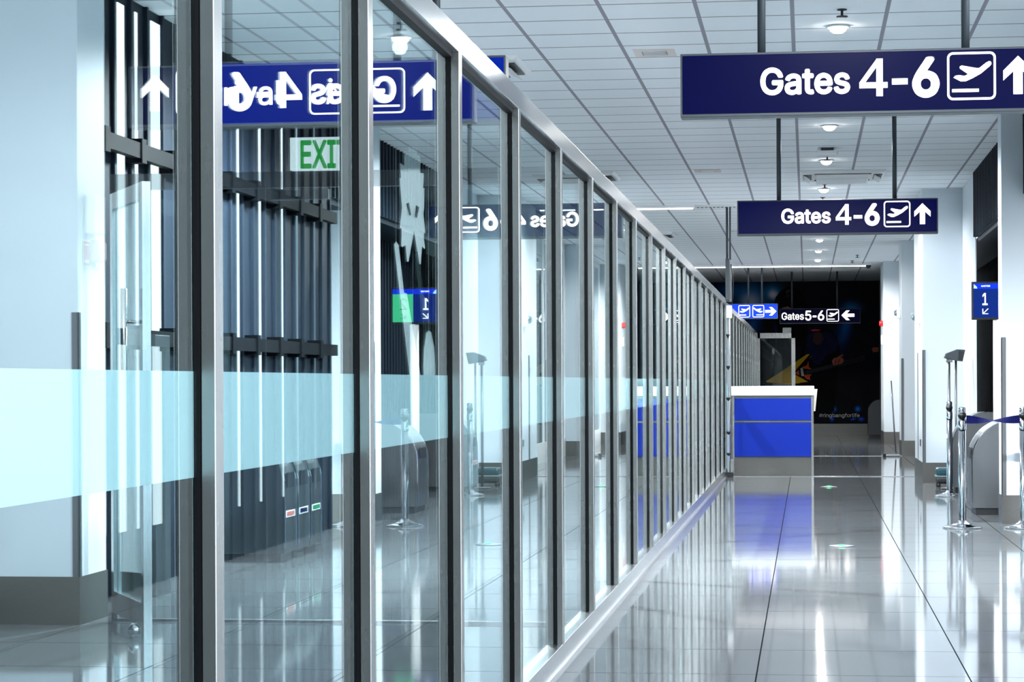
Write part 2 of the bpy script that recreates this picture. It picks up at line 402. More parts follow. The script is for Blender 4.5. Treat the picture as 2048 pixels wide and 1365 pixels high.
n_win = [0]
slots = ((12.36, 0.16, 0), (12.77, 0.13, 1), (13.12, 0.045, 1), (13.45, 0.19, 1), (15.55, 0.045, 1), (15.66, 0.03, 0), (16.19, 0.045, 1), (16.91, 0.025, 1), (17.42, 0.02, 0), (18.05, 0.02, 0))
for side, plane, sgn in (('right', WR, 1), ('left', WL, -1)):  # left side mirrors the right, added to reinforce reflections in the glass
    # unseen glazed bays added for daylight on the right, cladding on the left, both set back
    np_ = plane + sgn * 0.6
    if side == 'right':
        b = B().box(np_, Y0, 0, np_ + 0.1, 11.3, 0.12).box(np_, Y0, 3.38, np_ + 0.1, 11.3, H)
        for k in range(6): b.box(np_, Y0 + k * 3.0, 0.12, np_ + 0.1, Y0 + k * 3.0 + 0.1, 3.38)
        struct(b.build('window_1', M_steel_d))
    else: clad('wall_left', np_, sgn, Y0, 11.3, 0.0, H, 0.33)
    # dark ribbed cladding; narrow slots glow themselves in place of daylight
    clad('wall_%s' % side, plane, sgn, 11.5, 18.7, 0.0, H, 0.33)
    for y, wd, br in slots:
        n_win[0] += 1
        o = B().box(plane - 0.004 if sgn > 0 else plane - 0.002, y, 0.35, plane + 0.002 if sgn > 0 else plane + 0.004, y + wd, H - 0.06).build('window_%d' % (n_win[0] + 2), M_slot if br else M_slot_d)
        struct(o)
    # black horizontal rails on brackets
    for zr in (1.47, 2.55):
        b = B().box(min(plane - sgn * 0.10, plane - sgn * 0.05), 12.1, zr - 0.045, max(plane - sgn * 0.10, plane - sgn * 0.05), 18.5, zr + 0.045)
        y = 12.2
        while y < 18.4:
            b.box(min(plane, plane - sgn * 0.11), y, zr - 0.07, max(plane, plane - sgn * 0.11), y + 0.09, zr + 0.07); y += 0.7
        struct(b.build('trim_%s' % side, M_rail))
    # bay with the recess: fascia above, cladding set back below
    clad('wall_%s' % side, plane, sgn, 18.7, 25.3, 2.75, H, 0.17)
    clad('wall_%s' % side, plane + sgn * 0.5, sgn, 18.6, 33.1, 0.0, 2.75, 0.17)
    b = B().box(min(plane + sgn * 0.03, plane + sgn * 0.5), 18.7, 2.70, max(plane + sgn * 0.03, plane + sgn * 0.5), 33.1, 2.75)
    struct(b.build('trim_%s' % side, M_blind))
    # plain white wall beyond, dark end wall beyond the last pier
    for ya, yb in ((25.3, 33.2), (37.3, 38.3), (43.7, 46.5)):
        struct(B().box(min(plane, plane + sgn * 0.012), ya, 0, max(plane, plane + sgn * 0.012), yb, H).build('wall_%s' % side, M_wall))
    for wn, (ya, yb) in enumerate(((33.2, 37.3), (38.3, 43.7))):
        b = B().box(min(plane, plane + sgn * 0.06), ya, 0, max(plane, plane + sgn * 0.06), yb, 0.30)
        b.box(min(plane, plane + sgn * 0.06), ya, 3.36, max(plane, plane + sgn * 0.06), yb, H)
        nn = 4
        for k in range(nn + 1):
            yy_ = ya + (yb - ya - 0.06) * k / nn; b.box(min(plane, plane + sgn * 0.06), yy_, 0.30, max(plane, plane + sgn * 0.06), yy_ + 0.06, 3.36)
        wo = struct(b.build('window_%d' % (30 + wn + (2 if sgn > 0 else 0)), M_white))
        B().box(plane + sgn * 0.02 - 0.004, ya, 0.30, plane + sgn * 0.02 + 0.004, yb, 3.36).build('tinted_pane', M_tint, wo)  # tinted glass added to dim the daylight from these bays
    struct(B().box(min(plane, plane + sgn * 0.1), 46.5, 0, max(plane, plane + sgn * 0.1), Y1, H).build('wall_%s' % side, M_blind))
    # white piers with steel kick plates and steel corner guards
    piers = [(1.505, 11.10, 11.55, 1, 2.45), (1.615, 19.573, 19.90, 1, 2.6), (1.345, 27.313, 29.35, 1, 1.81), (1.505, 37.33, 38.3, 1, 1.81), (1.435, 43.77, 45.6, 0, 1.81)]
    for (xf, ya, yb, guards, xb) in piers:
        f = (lambda x: x) if sgn > 0 else (lambda x: 2 * GP - x)
        def bb(B_, xa, ya_, za, xc, yb_, zc): B_.box(min(f(xa), f(xc)), ya_, za, max(f(xa), f(xc)), yb_, zc)
        p = B(); bb(p, xf, ya, 0.0, xb, yb, H); po = struct(p.build('wall_%s' % side, M_wall, bevel=0.004))
        k = B(); bb(k, xf - 0.006, ya - 0.006, 0, xb, yb + 0.006, 0.24); struct(k.build('baseboard_%s' % side, M_kick))
        if guards:
            for (ga, gb) in (((xf - 0.005, ya - 0.005), (xf + 0.032, ya)), ):
                g = B(); bb(g, ga[0], ga[1], 0.24, gb[0], ya + 0.0, 1.56); bb(g, ga[0], ya - 0.005, 0.24, xf, ya + 0.035, 1.56)
                struct(g.build('trim_%s' % side, M_steel_d))
            if yb - ya > 1.0:
                g = B(); bb(g, xf - 0.005, yb - 0.9, 0.24, xf, yb - 0.8, 1.54); struct(g.build('trim_%s' % side, M_steel_d))

# unseen closed wall behind the camera, its grey set to limit reflections
struct(B().box(WL - 0.9, Y0 - 0.1, 0, 2.9, Y0, H).build('wall_front', pm('grey_painted_wall', (0.24, 0.24, 0.235), 0.7)))

# floor strips
for i, y in enumerate((29.10, 37.05)):
    struct(B().box(-0.95, y, 0.0, 1.5, y + 0.11, 0.006).build('trim_%d' % (i + 1), M_steel_l))
# skirting under the printed wall
struct(B().box(-3.6, Y1 - 0.10, 0.0, 1.7, Y1 - 0.002, 0.24).build('baseboard_back', M_kick))
# frame at the far right of the mural
struct(B().box(1.60, Y1 - 0.5, 0, 1.75, Y1 - 0.4, H).build('trim_3', M_dkmetal))


# ------------------------------------------------------------------ the glass partition
def partition(y_start, n, pitch, ztop, label, first_end=None, dz=0.0):
    XF, XB = -1.015, -1.085
    t = thing('glass_partition', (XF, y_start, 0), label, 'glass partition')
    o = -XF
    def loc(b, name, m, par=t, bevel=0.0):
        ob = b.build(name, m, par, bevel); return ob
    L = pitch * n + 0.06
    # coordinates relative to the thing's base (x from the front face, y from its start)
    loc(B().box(XB - XF, 0, ztop - 0.072, 0, L, ztop), 'top_rail', M_steel_l, bevel=0.002)
    loc(B().box(-0.045, 0, ztop - 0.088, -0.02, L, ztop - 0.071), 'glazing_channel', M_gasket)
    loc(B().box(XB - XF, 0, 0.012, 0, L, 0.105), 'base_rail', M_steel_l, bevel=0.002)
    loc(B().box(-0.10, 0, 0.0, 0.022, L, 0.012), 'floor_plate', M_steel_l)
    post = B().box(XB - XF, 0, 0.105, -0.040, 0.058, ztop - 0.072).box(-0.0255, 0, 0.105, 0, 0.058, ztop - 0.072).build('post', M_steel, t, 0.0015)
    gas = B().box(-0.0395, -0.002, 0.105, -0.026, 0.060, ztop - 0.072).build('gasket', M_gasket, post)
    pane = B().box(-0.037, 0.060, 0.10, -0.033, pitch - 0.002, ztop - 0.075).build('glass_pane', M_glass, t)
    band = B().box(-0.0385, 0.061, 1.038, -0.0378, pitch - 0.003, 1.222).build('frosted_band', M_frost, pane)
    for k in range(1, n + 1):
        p = post.copy(); C.objects.link(p); p.parent = t; p.location = (0, k * pitch, 0)
        g = gas.copy(); C.objects.link(g); g.parent = p
        if k < n:
            q = pane.copy(); C.objects.link(q); q.parent = t; q.location = (0, k * pitch, 0)
            f = band.copy(); C.objects.link(f); f.parent = q
    return t


PITCH = 1.4187
partition(3.88 - 2 * PITCH, 20, PITCH, 2.25, 'long steel framed glass partition with frosted band running from the foreground to the blue counter')
partition(29.75, 13, PITCH, 2.215, 'far run of steel framed glass partition standing behind the blue counter')

# door-sized screen across the end of the far run
t = thing('glass_screen', (-1.02, 48.3, 0), 'steel framed glass screen crossing the passage in front of the printed guitar wall', 'glass screen')
B().box(0.0, 0, 0, 0.05, 0.05, 2.21).build('post', M_steel, t)
B().box(0.70, 0, 0, 0.78, 0.05, 2.21).build('post', M_steel, t)
B().box(0.0, 0, 2.10, 0.78, 0.05, 2.21).build('top_rail', M_steel, t)
B().box(0.0, 0, 0, 0.78, 0.05, 0.10).build('base_rail', M_steel, t)
B().box(0.05, 0.02, 0.10, 0.70, 0.03, 2.10).build('glass_pane', M_glass2, t)
B().box(0.71, -0.03, 0.9, 0.735, -0.005, 1.55).build('door_handle', M_chrome, t)
tag(B().box(-0.50, 48.28, 2.21, -0.32, 48.36, 2.32).build('junction_box', M_white, bevel=0.01), 'small white box sitting on top of the far glass screen', 'box')

# ------------------------------------------------------------------ cross screen with door header inside the left hall
t = thing('cross_screen', (-3.50, 11.30, 0), 'transparent cross screen with grey steel header and floor track behind the near glass panes', 'glass screen')
Lx = 2.40
B().box(0, 0, 2.185, Lx, 0.05, 2.265).build('header', M_steel_d, t)
B().box(0, 0, 0, Lx, 0.05, 0.012).build('floor_track', M_dkmetal, t)
B().box(0.0, 0, 0.012, 0.03, 0.05, 2.185).build('post', M_steel, t)
B().box(Lx - 0.03, 0, 0.012, Lx, 0.05, 2.185).build('post', M_steel, t)
for x0, x1 in ((0.03, 0.8), (0.803, 1.55), (1.553, Lx - 0.03)): B().box(x0, 0.02, 0.012, x1, 0.028, 2.185).build('glass_pane', M_glass2, t)

t = thing('exit_sign', (-2.56, 11.27, 2.266), 'white exit sign with green letters standing on the cross screen header', 'exit sign')
B().box(0, 0, 0, 0.35, 0.05, 0.165).build('panel', M_exitface, t, 0.003)
text('lettering', 'EXIT', 0.137, 0.055, -0.002, 0.013, M_green, t, 0.02, w=0.25)

t = thing('magnetic_lock', (-2.66, 11.255, 2.118), 'long aluminium magnetic door lock under the header beneath the exit sign', 'door lock')
B().box(0, 0, 0, 0.30, 0.035, 0.055).build('body', M_steel_l, t, 0.002)
B().box(0.015, -0.006, 0.008, 0.145, 0.0, 0.045).build('magnet_plate', M_dkmetal, t)

# half open glass door leaf
t = thing('glass_door', (-3.47, 11.27, 0), 'half open steel framed glass door with long pull handle beside the leftmost pier', 'glass door')
import mathutils
t.rotation_euler = (0, 0, math.radians(-62))
W_ = 0.80
B().box(0, -0.02, 0.05, 0.06, 0.02, 2.16).build('stile', M_steel_l, t)
B().box(W_ - 0.06, -0.02, 0.0, W_, 0.02, 2.16).build('stile', M_steel_l, t)
B().box(0.06, -0.02, 0.05, W_ - 0.06, 0.02, 0.16).build('bottom_rail', M_steel_l, t)
B().box(0.06, -0.02, 2.08, W_ - 0.06, 0.02, 2.16).build('top_rail', M_steel, t)
B().box(0.06, -0.004, 0.16, W_ - 0.06, 0.004, 2.08).build('glass_pane', M_glass2, t)
hb = B().tube([(W_ - 0.20, -0.07, 0.9), (W_ - 0.20, -0.07, 1.66)], 0.016).tube([(W_ - 0.20, -0.07, 1.05), (W_ - 0.20, -0.0, 1.05)], 0.009).tube([(W_ - 0.20, -0.07, 1.5), (W_ - 0.20, -0.0, 1.5)], 0.009)
hb.build('pull_handle', M_steel, t)
B().lathe([(0, 0), (0.03, 0), (0.03, 0.03), (0.012, 0.05), (0, 0.05)], W_ - 0.03, -0.06, 16, 0.02).build('door_stop', M_chrome, t)

# grey cabinet
t = thing('hose_cabinet', (-3.885, 12.6, 0), 'tall grey metal cabinet with glazed upper door standing behind the half open glass door', 'cabinet'); t.scale = (0.72, 1, 1)
B().box(0, 0, 0.0, 0.34, 0.30, 1.48).build('body', M_steel_d, t, 0.006)
B().frame([(0.04, 0.9), (0.31, 0.9), (0.31, 1.40), (0.04, 1.40)], [(0.07, 0.94), (0.28, 0.94), (0.28, 1.36), (0.07, 1.36)], -0.012, 0.0).build('door_frame', M_steel, t)
B().box(0.07, -0.006, 0.94, 0.28, -0.003, 1.36).build('window', M_clear, t)
B().box(0.14, -0.005, 1.0, 0.26, -0.002, 1.22).build('notice', M_redsign, t)
B().box(0.05, -0.01, 0.30, 0.30, -0.001, 0.80).build('lower_door', M_steel_d, t, 0.003)


# ------------------------------------------------------------------ hanging direction signs
def arrow_up(x, z, s, y, parent, ang=0.0, thick=0.004):
    pts = [(-0.12, -0.5), (0.12, -0.5), (0.12, 0.10), (0.38, -0.14), (0.38, 0.12), (0.0, 0.5), (-0.38, 0.12), (-0.38, -0.14), (-0.12, 0.10)]
    ca, sa = math.cos(ang), math.sin(ang)
    q = [(x + s * (p[0] * ca - p[1] * sa), z + s * (p[0] * sa + p[1] * ca)) for p in pts]
    return B().prism(q, y - thick, y).build('arrow', M_letter, parent)


def plane_icon(x, z, s, y, parent, mirror=False, down=False, wd=1.0):
    """rounded square with an aircraft climbing over a runway line"""
    h = s / 2; hw = h * wd
    o = B().frame(rrect(x - hw, z - h, x + hw, z + h, 0.12 * s), rrect(x - hw + 0.045 * s, z - h + 0.045 * s, x + hw - 0.045 * s, z + h - 0.045 * s, 0.08 * s), y - 0.004, y).build('icon_frame', M_letter, parent)
    mx = -1 if mirror else 1
    body = [(-0.37, -0.06), (-0.33, -0.02), (-0.25, -0.01), (-0.14, -0.03), (-0.07, 0.01), (-0.24, 0.13), (-0.24, 0.17), (-0.20, 0.19), (0.10, 0.13), (0.16, 0.13), (0.30, 0.24), (0.36, 0.27),
            (0.40, 0.26), (0.41, 0.21), (0.38, 0.17), (0.20, 0.02), (0.02, -0.08), (-0.12, -0.14), (-0.22, -0.14)]
    if down: body = [(p[0], -p[1] + 0.06) for p in body]
    q = [(x + s * p[0] * mx, z + s * (p[1] + 0.03)) for p in body]
    B().prism(q, y - 0.004, y).build('aircraft', M_letter, o)
    B().box(x - 0.40 * s if mx > 0 else x - 0.15 * s, y - 0.004, z - 0.335 * s, x + 0.15 * s if mx > 0 else x + 0.40 * s, y, z - 0.27 * s).build('runway_line', M_letter, o)


def sign(x0, x1, y, z0, z1, face, label, rods, face_left=None):
    t = thing('direction_sign', (x0, y, z0), label, 'hanging sign')
    W, Hs = x1 - x0, z1 - z0
    f = 0.010
    B().box(0, 0, 0, W, 0.11, Hs).build('housing', M_dkmetal, t, 0.004)
    B().box(f, -0.003, f + 0.005, W - f, 0.0, Hs - f).build('face', face, t)
    for rx in rods: B().tube([(rx - x0, 0.055, Hs), (rx - x0, 0.055, H - z0)], 0.019, 14).build('hanging_rod', M_dkmetal, t)
    return t


def gates_sign(y, label, x0=-0.57, x1=1.075, body='4-6'):
    t = sign(x0, x1, y, 2.412, 2.704, M_signN, label, ((-0.20, 0.72) if y < 15 else (-0.225, 0.725)))
    yy = -0.004
    text('lettering', 'Gates', 0.120, 0.365, yy, 0.100, M_letter, t, 0.022, w=0.405)
    g4 = B().box(0.888, yy - 0.004, 0.080, 0.917, yy, 0.250)
    g4.box(0.812, yy - 0.004, 0.117, 0.938, yy, 0.143)
    g4.prism([(0.812, 0.130), (0.812, 0.143), (0.890, 0.250), (0.905, 0.250), (0.905, 0.222), (0.890, 0.214), (0.838, 0.143), (0.835, 0.130)], yy - 0.004, yy).build('lettering', M_letter, t)
    B().box(0.958, yy - 0.004, 0.131, 1.028, yy, 0.158).build('dash', M_letter, t)
    text('lettering', body[2], 0.174, 1.048, yy, 0.080, M_letter, t, 0.030, w=0.122)
    plane_icon(1.312, 0.163, 0.216, yy, t)
    arrow_up(1.518, 0.163, 0.172, yy, t)
    return t


gates_sign(10.56, 'large near navy sign reading Gates 4-6 hanging at the top of the corridor')
gates_sign(19.2, 'second navy sign reading Gates 4-6 hanging farther down behind the large one')

# Arrival sign on the other side of the glass
t = sign(-2.98, -1.385, 10.62, 2.412, 2.726, M_signB, 'blue Arrival sign with walking person icon hanging behind the glass partition', (-2.72, -1.72))
yy = -0.004
text('lettering', 'Arrival', 0.116, 0.092, yy, 0.106, M_letter, t, 0.010, w=0.443)
fr = rrect(0.663, 0.053, 1.121, 0.266, 0.025)
B().frame(fr, rrect(0.671, 0.061, 1.113, 0.258, 0.019), yy - 0.004, yy).build('icon_frame', M_letter, t)
pb = B().lathe([(0, -0.001), (0.010, -0.001), (0.010, 0.001), (0, 0.001)], 0, 0, 16)
for v in pb.bm.verts: v.co = Vector((v.co.x + 0.765, yy - 0.002 + v.co.z * 2, v.co.y + 0.213))
pb.prism([(0.755, 0.200), (0.775, 0.200), (0.795, 0.165), (0.789, 0.160), (0.775, 0.178), (0.773, 0.155), (0.785, 0.102), (0.773, 0.102), (0.765, 0.140), (0.757, 0.102), (0.745, 0.102), (0.756, 0.155), (0.753, 0.178), (0.741, 0.160), (0.735, 0.165)], yy - 0.004, yy)
pb.build('person_icon', M_letter, t)
B().prism([(0.923, 0.21), (0.953, 0.205), (1.003, 0.150), (1.053, 0.135), (1.068, 0.120), (1.043, 0.112), (0.983, 0.122), (0.923, 0.17)], yy - 0.004, yy).build('aircraft', M_letter, t)
B().box(0.823, yy - 0.004, 0.083, 1.095, yy, 0.093).build('runway_line', M_letter, t)
arrow_up(1.228, 0.152, 0.178, yy, t)

# far signs
t = sign(-1.72, -0.555, 44.8, 2.412, 2.709, M_signB2, 'bright blue far sign with two white icons and an arrow beside the partition', (-1.12, -0.86))
plane_icon(0.52, 0.15, 0.235, yy, t, wd=0.95)
plane_icon(0.79, 0.15, 0.235, yy, t, mirror=True, wd=0.95)
arrow_up(1.03, 0.145, 0.215, yy, t, -PI / 2)
t = sign(-0.55, 1.09, 47.5, 2.38, 2.69, M_signK, 'black far sign reading Gates 5-6 with an arrow, above the guitar player', (-0.30, 0.62))
text('lettering', 'Gates', 0.145, 0.04, yy, 0.085, M_letter, t, 0.008, w=0.45)
text('lettering', '5', 0.195, 0.52, yy, 0.07, M_letter, t, 0.012, w=0.125)
B().box(0.672, yy - 0.004, 0.13, 0.748, yy, 0.163).build('dash', M_letter, t)
text('lettering', '6', 0.195, 0.775, yy, 0.07, M_letter, t, 0.012, w=0.130)
plane_icon(1.078, 0.165, 0.25, yy, t)
arrow_up(1.385, 0.165, 0.26, yy, t, PI / 2)

# ------------------------------------------------------------------ ceiling fittings
G1 = 'downlights along the middle of the corridor ceiling'
G2 = 'downlights over the hall behind the glass'
lamp_rows = [(0.205, (3.1, 8.9, 14.7, 20.4, 23.6, 27.1, 30.4, 33.6, 36.7, 39.8, 42.8), G1), (-2.60, (3.1, 8.9, 14.7, 20.4, 27.1, 33.6, 42.8), G2)]  # two nearest in each row are unseen, added to light the near piers
names1 = ['downlight high over the near end of the corridor, out of the picture', 'downlight just in front of the large Gates sign, above the picture', 'bright round downlight nearest the camera above the large Gates sign', 'round downlight in the ceiling just beyond the large near sign', 'small downlight between the ceiling emergency fixture and the cooling cassette',
          'small downlight just past the cooling cassette above the second sign', 'downlight hidden close behind the second sign, nearest it', 'downlight over the corridor just before the counter', 'downlight above the blue counter, nearer of the close pair', 'downlight between the close pair over the far corridor', 'downlight nearest the far linear lamp']
proto = None
for row, (x, ys, grp) in enumerate(lamp_rows):
    for i, y in enumerate(ys):
        lb = names1[i] if row == 0 else ['downlight over the near end of the hall behind the glass', 'downlight in front of the Arrival sign behind the glass', 'bright downlight seen through the glass above the Arrival arrow', 'second downlight behind the glass partition', 'third downlight behind the glass partition', 'fourth downlight behind the glass partition, beyond the first linear lamp', 'farthest downlight behind the glass partition'][i]
        if proto is None:
            t = thing('downlight', (x, y, H), lb, 'ceiling light', grp)
            B().lathe([(0.055, 0.0), (0.075, -0.004), (0.075, -0.012), (0.055, -0.014), (0.055, 0.0)], 0, 0, 28).build('trim_ring', M_white, t)
            B().lathe([(0, -0.05), (0.03, -0.045), (0.05, -0.03), (0.055, -0.003), (0, -0.003)], 0, 0, 28).build('lens', M_lens, t)
            proto = t
        else:
            t = dup(proto); t.location = (x, y, H); t['label'] = lb; t['group'] = grp
        l = bpy.data.lights.new('downlight_lamp', 'SPOT'); l.energy = 30 if y < 5 else 60 if y < 10 else 880 if y < 18 else (330 if y < 22 else (135 if y < 32 else (42 if y < 42 else 190))); l.spot_size = math.radians(168); l.spot_blend = 0.5; l.shadow_soft_size = 0.05; l.color = (0.92, 0.97, 1.0) if y < 30 else (1.0, 0.97, 0.94)
        lo = bpy.data.objects.new('lamp', l); C.objects.link(lo); lo.parent = t; lo.location = (0, 0, -0.07)

proto = None
for i, (x, y) in enumerate(((0.22, 14.05), (0.21, 23.15), (0.21, 26.5), (0.20, 28.4), (0.9, 41.5), (0.85, 43.4), (-2.5, 14.15))):
    lb = ['ceiling sprinkler head above the nearest downlight', 'ceiling sprinkler head behind the square emergency fixture', 'ceiling sprinkler head just beyond the cooling cassette', 'ceiling sprinkler head just above the second sign', 'ceiling sprinkler over the far corridor, nearer of two', 'ceiling sprinkler beside the far linear lamp', 'ceiling sprinkler seen through the glass beside a downlight'][i]
    if proto is None:
        t = thing('sprinkler', (x, y, H), lb, 'sprinkler', 'ceiling sprinklers')
        B().lathe([(0.0, 0.0), (0.03, 0.0), (0.03, -0.006), (0.008, -0.010), (0.008, -0.04), (0.0, -0.04)], 0, 0, 16).build('stem', M_dkmetal, t)
        B().lathe([(0.0, -0.04), (0.035, -0.042), (0.035, -0.048), (0.0, -0.05)], 0, 0, 16).build('deflector', M_dkmetal, t)
        proto = t
    else: t = dup(proto); t.location = (x, y, H); t['label'] = lb

t = thing('emergency_fixture', (0.205, 22.4, H), 'small square white ceiling fixture in front of the cooling cassette', 'ceiling fixture')
B().box(-0.06, -0.06, -0.03, 0.06, 0.06, 0).build('base', M_dkmetal, t)
B().box(-0.10, -0.10, -0.075, 0.10, 0.10, -0.03).build('cover', M_white, t, 0.015)

proto = None
for i, (x, y) in enumerate(((0.39, 25.2), (-2.42, 16.1), (-2.49, 24.9), (-2.45, 35.0))):
    lb = ['white four way cooling cassette above the second Gates sign', 'near white cooling cassette peeking over the top rail beside the Arrival sign', 'cooling cassette beyond the top rail at the middle of the glass partition', 'far cooling cassette over the hall behind the glass'][i]
    if proto is None:
        t = thing('cooling_cassette', (x, y, H), lb, 'air conditioner', 'ceiling cooling cassettes')
        s = 0.46
        bm_ = B().prism([(-s, 0.0), (s, 0.0), (s - 0.02, -0.03), (s - 0.08, -0.035), (-s + 0.08, -0.035), (-s + 0.02, -0.03)], -s, s)
        bm_.build('frame', M_white, t, 0.006)
        B().box(-0.28, -0.28, -0.085, 0.28, 0.28, -0.036).build('grille', M_white, t, 0.02)
        for q, (ax, ay, bx, by) in enumerate(((-0.30, -0.42, 0.30, -0.33), (-0.30, 0.33, 0.30, 0.42), (-0.42, -0.30, -0.33, 0.30), (0.33, -0.30, 0.42, 0.30))):
            sl = B().box(ax, ay, -0.040, bx, by, -0.0345).build('air_slot', M_black, t)
            if q < 2: fl = B().prism([(ay + 0.01, -0.041), (by - 0.02, -0.075), (by - 0.02, -0.080), (ay + 0.005, -0.046)], ax + 0.02, bx - 0.02, 'x')
            else: fl = B().prism([(ax + 0.01, -0.041), (bx - 0.02, -0.075), (bx - 0.02, -0.080), (ax + 0.005, -0.046)], ay + 0.02, by - 0.02, 'y')
            fl.build('louvre', M_white, sl)
        proto = t
    else: t = dup(proto); t.location = (x, y, H); t['label'] = lb

proto = None
for i, (x, y) in enumerate(((-1.02, 15.7), (-1.04, 24.6), (-1.0, 34.5))):
    lb = ['rectangular ceiling vent nearest the camera above the glass partition', 'second ceiling vent in front of the first linear lamp', 'farthest ceiling vent beyond the first linear lamp'][i]
    if proto is None:
        t = thing('ceiling_vent', (x, y, H), lb, 'vent', 'ceiling vents')
        B().frame([(-0.14, -0.17), (0.14, -0.17), (0.14, 0.17), (-0.14, 0.17)], [(-0.085, -0.10), (0.085, -0.10), (0.085, 0.10), (-0.085, 0.10)], -0.006, 0.006).build('frame', M_cream, t).rotation_euler = (PI / 2, 0, 0)
        g = B().box(-0.085, -0.10, -0.001, 0.085, 0.10, 0.0); g.build('backing', M_dkmetal, t)
        g = B()
        for k in range(5): g.box(-0.08, -0.09 + k * 0.04, -0.006, 0.08, -0.07 + k * 0.04, -0.002)
        g.build('slats', M_white, t)
        proto = t
    else: t = dup(proto); t.location = (x, y, H); t['label'] = lb

for i, (xa, xb, y) in enumerate(((-3.4, -1.42, 29.35), (-2.3, 1.16, 44.6))):
    t = thing('linear_lamp', (xa, y, H), ['near linear ceiling lamp crossing above the glass partition', 'far linear ceiling lamp spanning the corridor before the printed wall'][i], 'ceiling light', 'linear ceiling lamps')
    L = xb - xa
    B().box(0, -0.06, -0.035, L, 0.06, 0).build('housing', M_white, t)
    B().box(0.01, -0.02, -0.05, L - 0.01, 0.02, -0.035).build('diffuser', M_led, t, 0.01)
t = thing('slot_diffuser', (-1.40, 29.35, H), 'unlit perforated linear air diffuser continuing from the near linear lamp', 'vent')
B().box(0, -0.06, -0.03, 1.15, 0.06, 0).build('housing', M_white, t)
g = B()
for k in range(22): g.box(0.02 + k * 0.051, -0.045, -0.033, 0.05 + k * 0.051, 0.045, -0.0295)
g.build('perforations', M_dkmetal, t)

# dome camera
t = thing('security_camera', (1.17, 44.35, H), 'tiny dark dome camera at the end of the far linear lamp', 'camera')
B().lathe([(0, 0), (0.06, 0), (0.06, -0.04), (0, -0.04)], 0, 0, 20).build('base', M_white, t)
B().lathe([(0.05, -0.04), (0.045, -0.075), (0.025, -0.10), (0, -0.11)], 0, 0, 20).build('dome', M_black, t)

# ------------------------------------------------------------------ edge-on screen and chrome pole at the partition break
t = thing('hanging_monitor', (-0.985, 29.5, 2.10), 'dark edge-on monitor on twin ceiling rods above the blue counter end', 'monitor')
B().box(-0.035, -0.25, 0.13, 0.02, 0.45, 0.66).build('display', M_dkmetal, t, 0.01)
B().box(0.021, -0.22, 0.16, 0.024, 0.42, 0.63).build('screen', M_black, t)
B().tube([(-0.02, 0.0, 0.66), (-0.02, 0.0, H - 2.10)], 0.016).build('hanging_rod', M_dkmetal, t)
B().tube([(0.012, 0.18, 0.66), (0.012, 0.18, H - 2.10)], 0.012).build('hanging_rod', M_dkmetal, t)
B().tube([(0.03, 0.0, 0.60), (0.055, 0.0, 0.4), (0.05, 0.0, 0.2), (0.035, 0.0, 0.06)], 0.006).build('cable', M_black, t)
t = thing('chrome_pole', (-0.985, 29.12, 0), 'slim chrome pole standing at the end of the near partition beside the blue counter', 'pole')
B().lathe([(0, 0), (0.045, 0), (0.045, 0.012), (0.022, 0.02), (0.0215, 2.0), (0, 2.0)], 0, 0, 20).build('tube', M_chrome, t)
for z in (0.28, 0.55, 0.98, 1.38, 1.78): B().lathe([(0.0, 0), (0.027, 0), (0.027, 0.02), (0, 0.02)], 0, 0, 16, z).build('clamp', M_black, t)
B().box(-0.02, -0.04, 2.0, 0.05, 0.03, 2.16).build('head_bracket', M_white, t, 0.006)
B().box(0.025, -0.03, 0.04, 0.07, 0.04, 0.22).build('hinge_bracket', M_steel, t, 0.004)
B().box(-0.025, -0.05, 0.0, 0.06, 0.06, 0.06).build('foot_box', M_black, t, 0.006)

# ------------------------------------------------------------------ blue counter
t = thing('service_counter', (-0.945, 29.3, 0), 'royal blue service counter with thick white top at the end of the near partition', 'counter')
CW = 1.025
B().box(0.0, 0.02, 0.24, CW, 0.62, 1.02).build('body', M_steel_d, t)
B().box(0.03, 0.04, 0.0, CW - 0.0, 0.60, 0.24).build('plinth', M_kick, t)
B().box(0.03, 0.0, 0.245, CW - 0.03, 0.02, 0.675).build('front_panel', M_counter, t, 0.002)
B().box(0.03, 0.0, 0.705, CW - 0.03, 0.02, 0.985).build('front_panel', M_counter, t, 0.002)
B().box(0.03, -0.004, 0.683, CW - 0.03, 0.02, 0.697).build('trim_strip', M_chrome, t)
B().box(0.0, -0.004, 0.0, 0.028, 0.02, 1.015).build('corner_trim', M_steel, t)
B().box(CW - 0.028, -0.004, 0.0, CW, 0.02, 1.015).build('corner_trim', M_steel, t)
B().box(-0.01, -0.03, 1.02, CW + 0.01, 0.66, 1.14).build('worktop', M_worktop, t, 0.006)
t = thing('wall_pocket', (0.082, 29.36, 0.80), 'small cream tray hanging off the far side of the blue counter', 'tray')
B().prism([(0.0, 0.02), (0.02, 0.02), (0.045, 0.27), (0.05, 0.30), (0.0, 0.30)], 0, 0.22).build('shell', M_cream, t, 0.003)

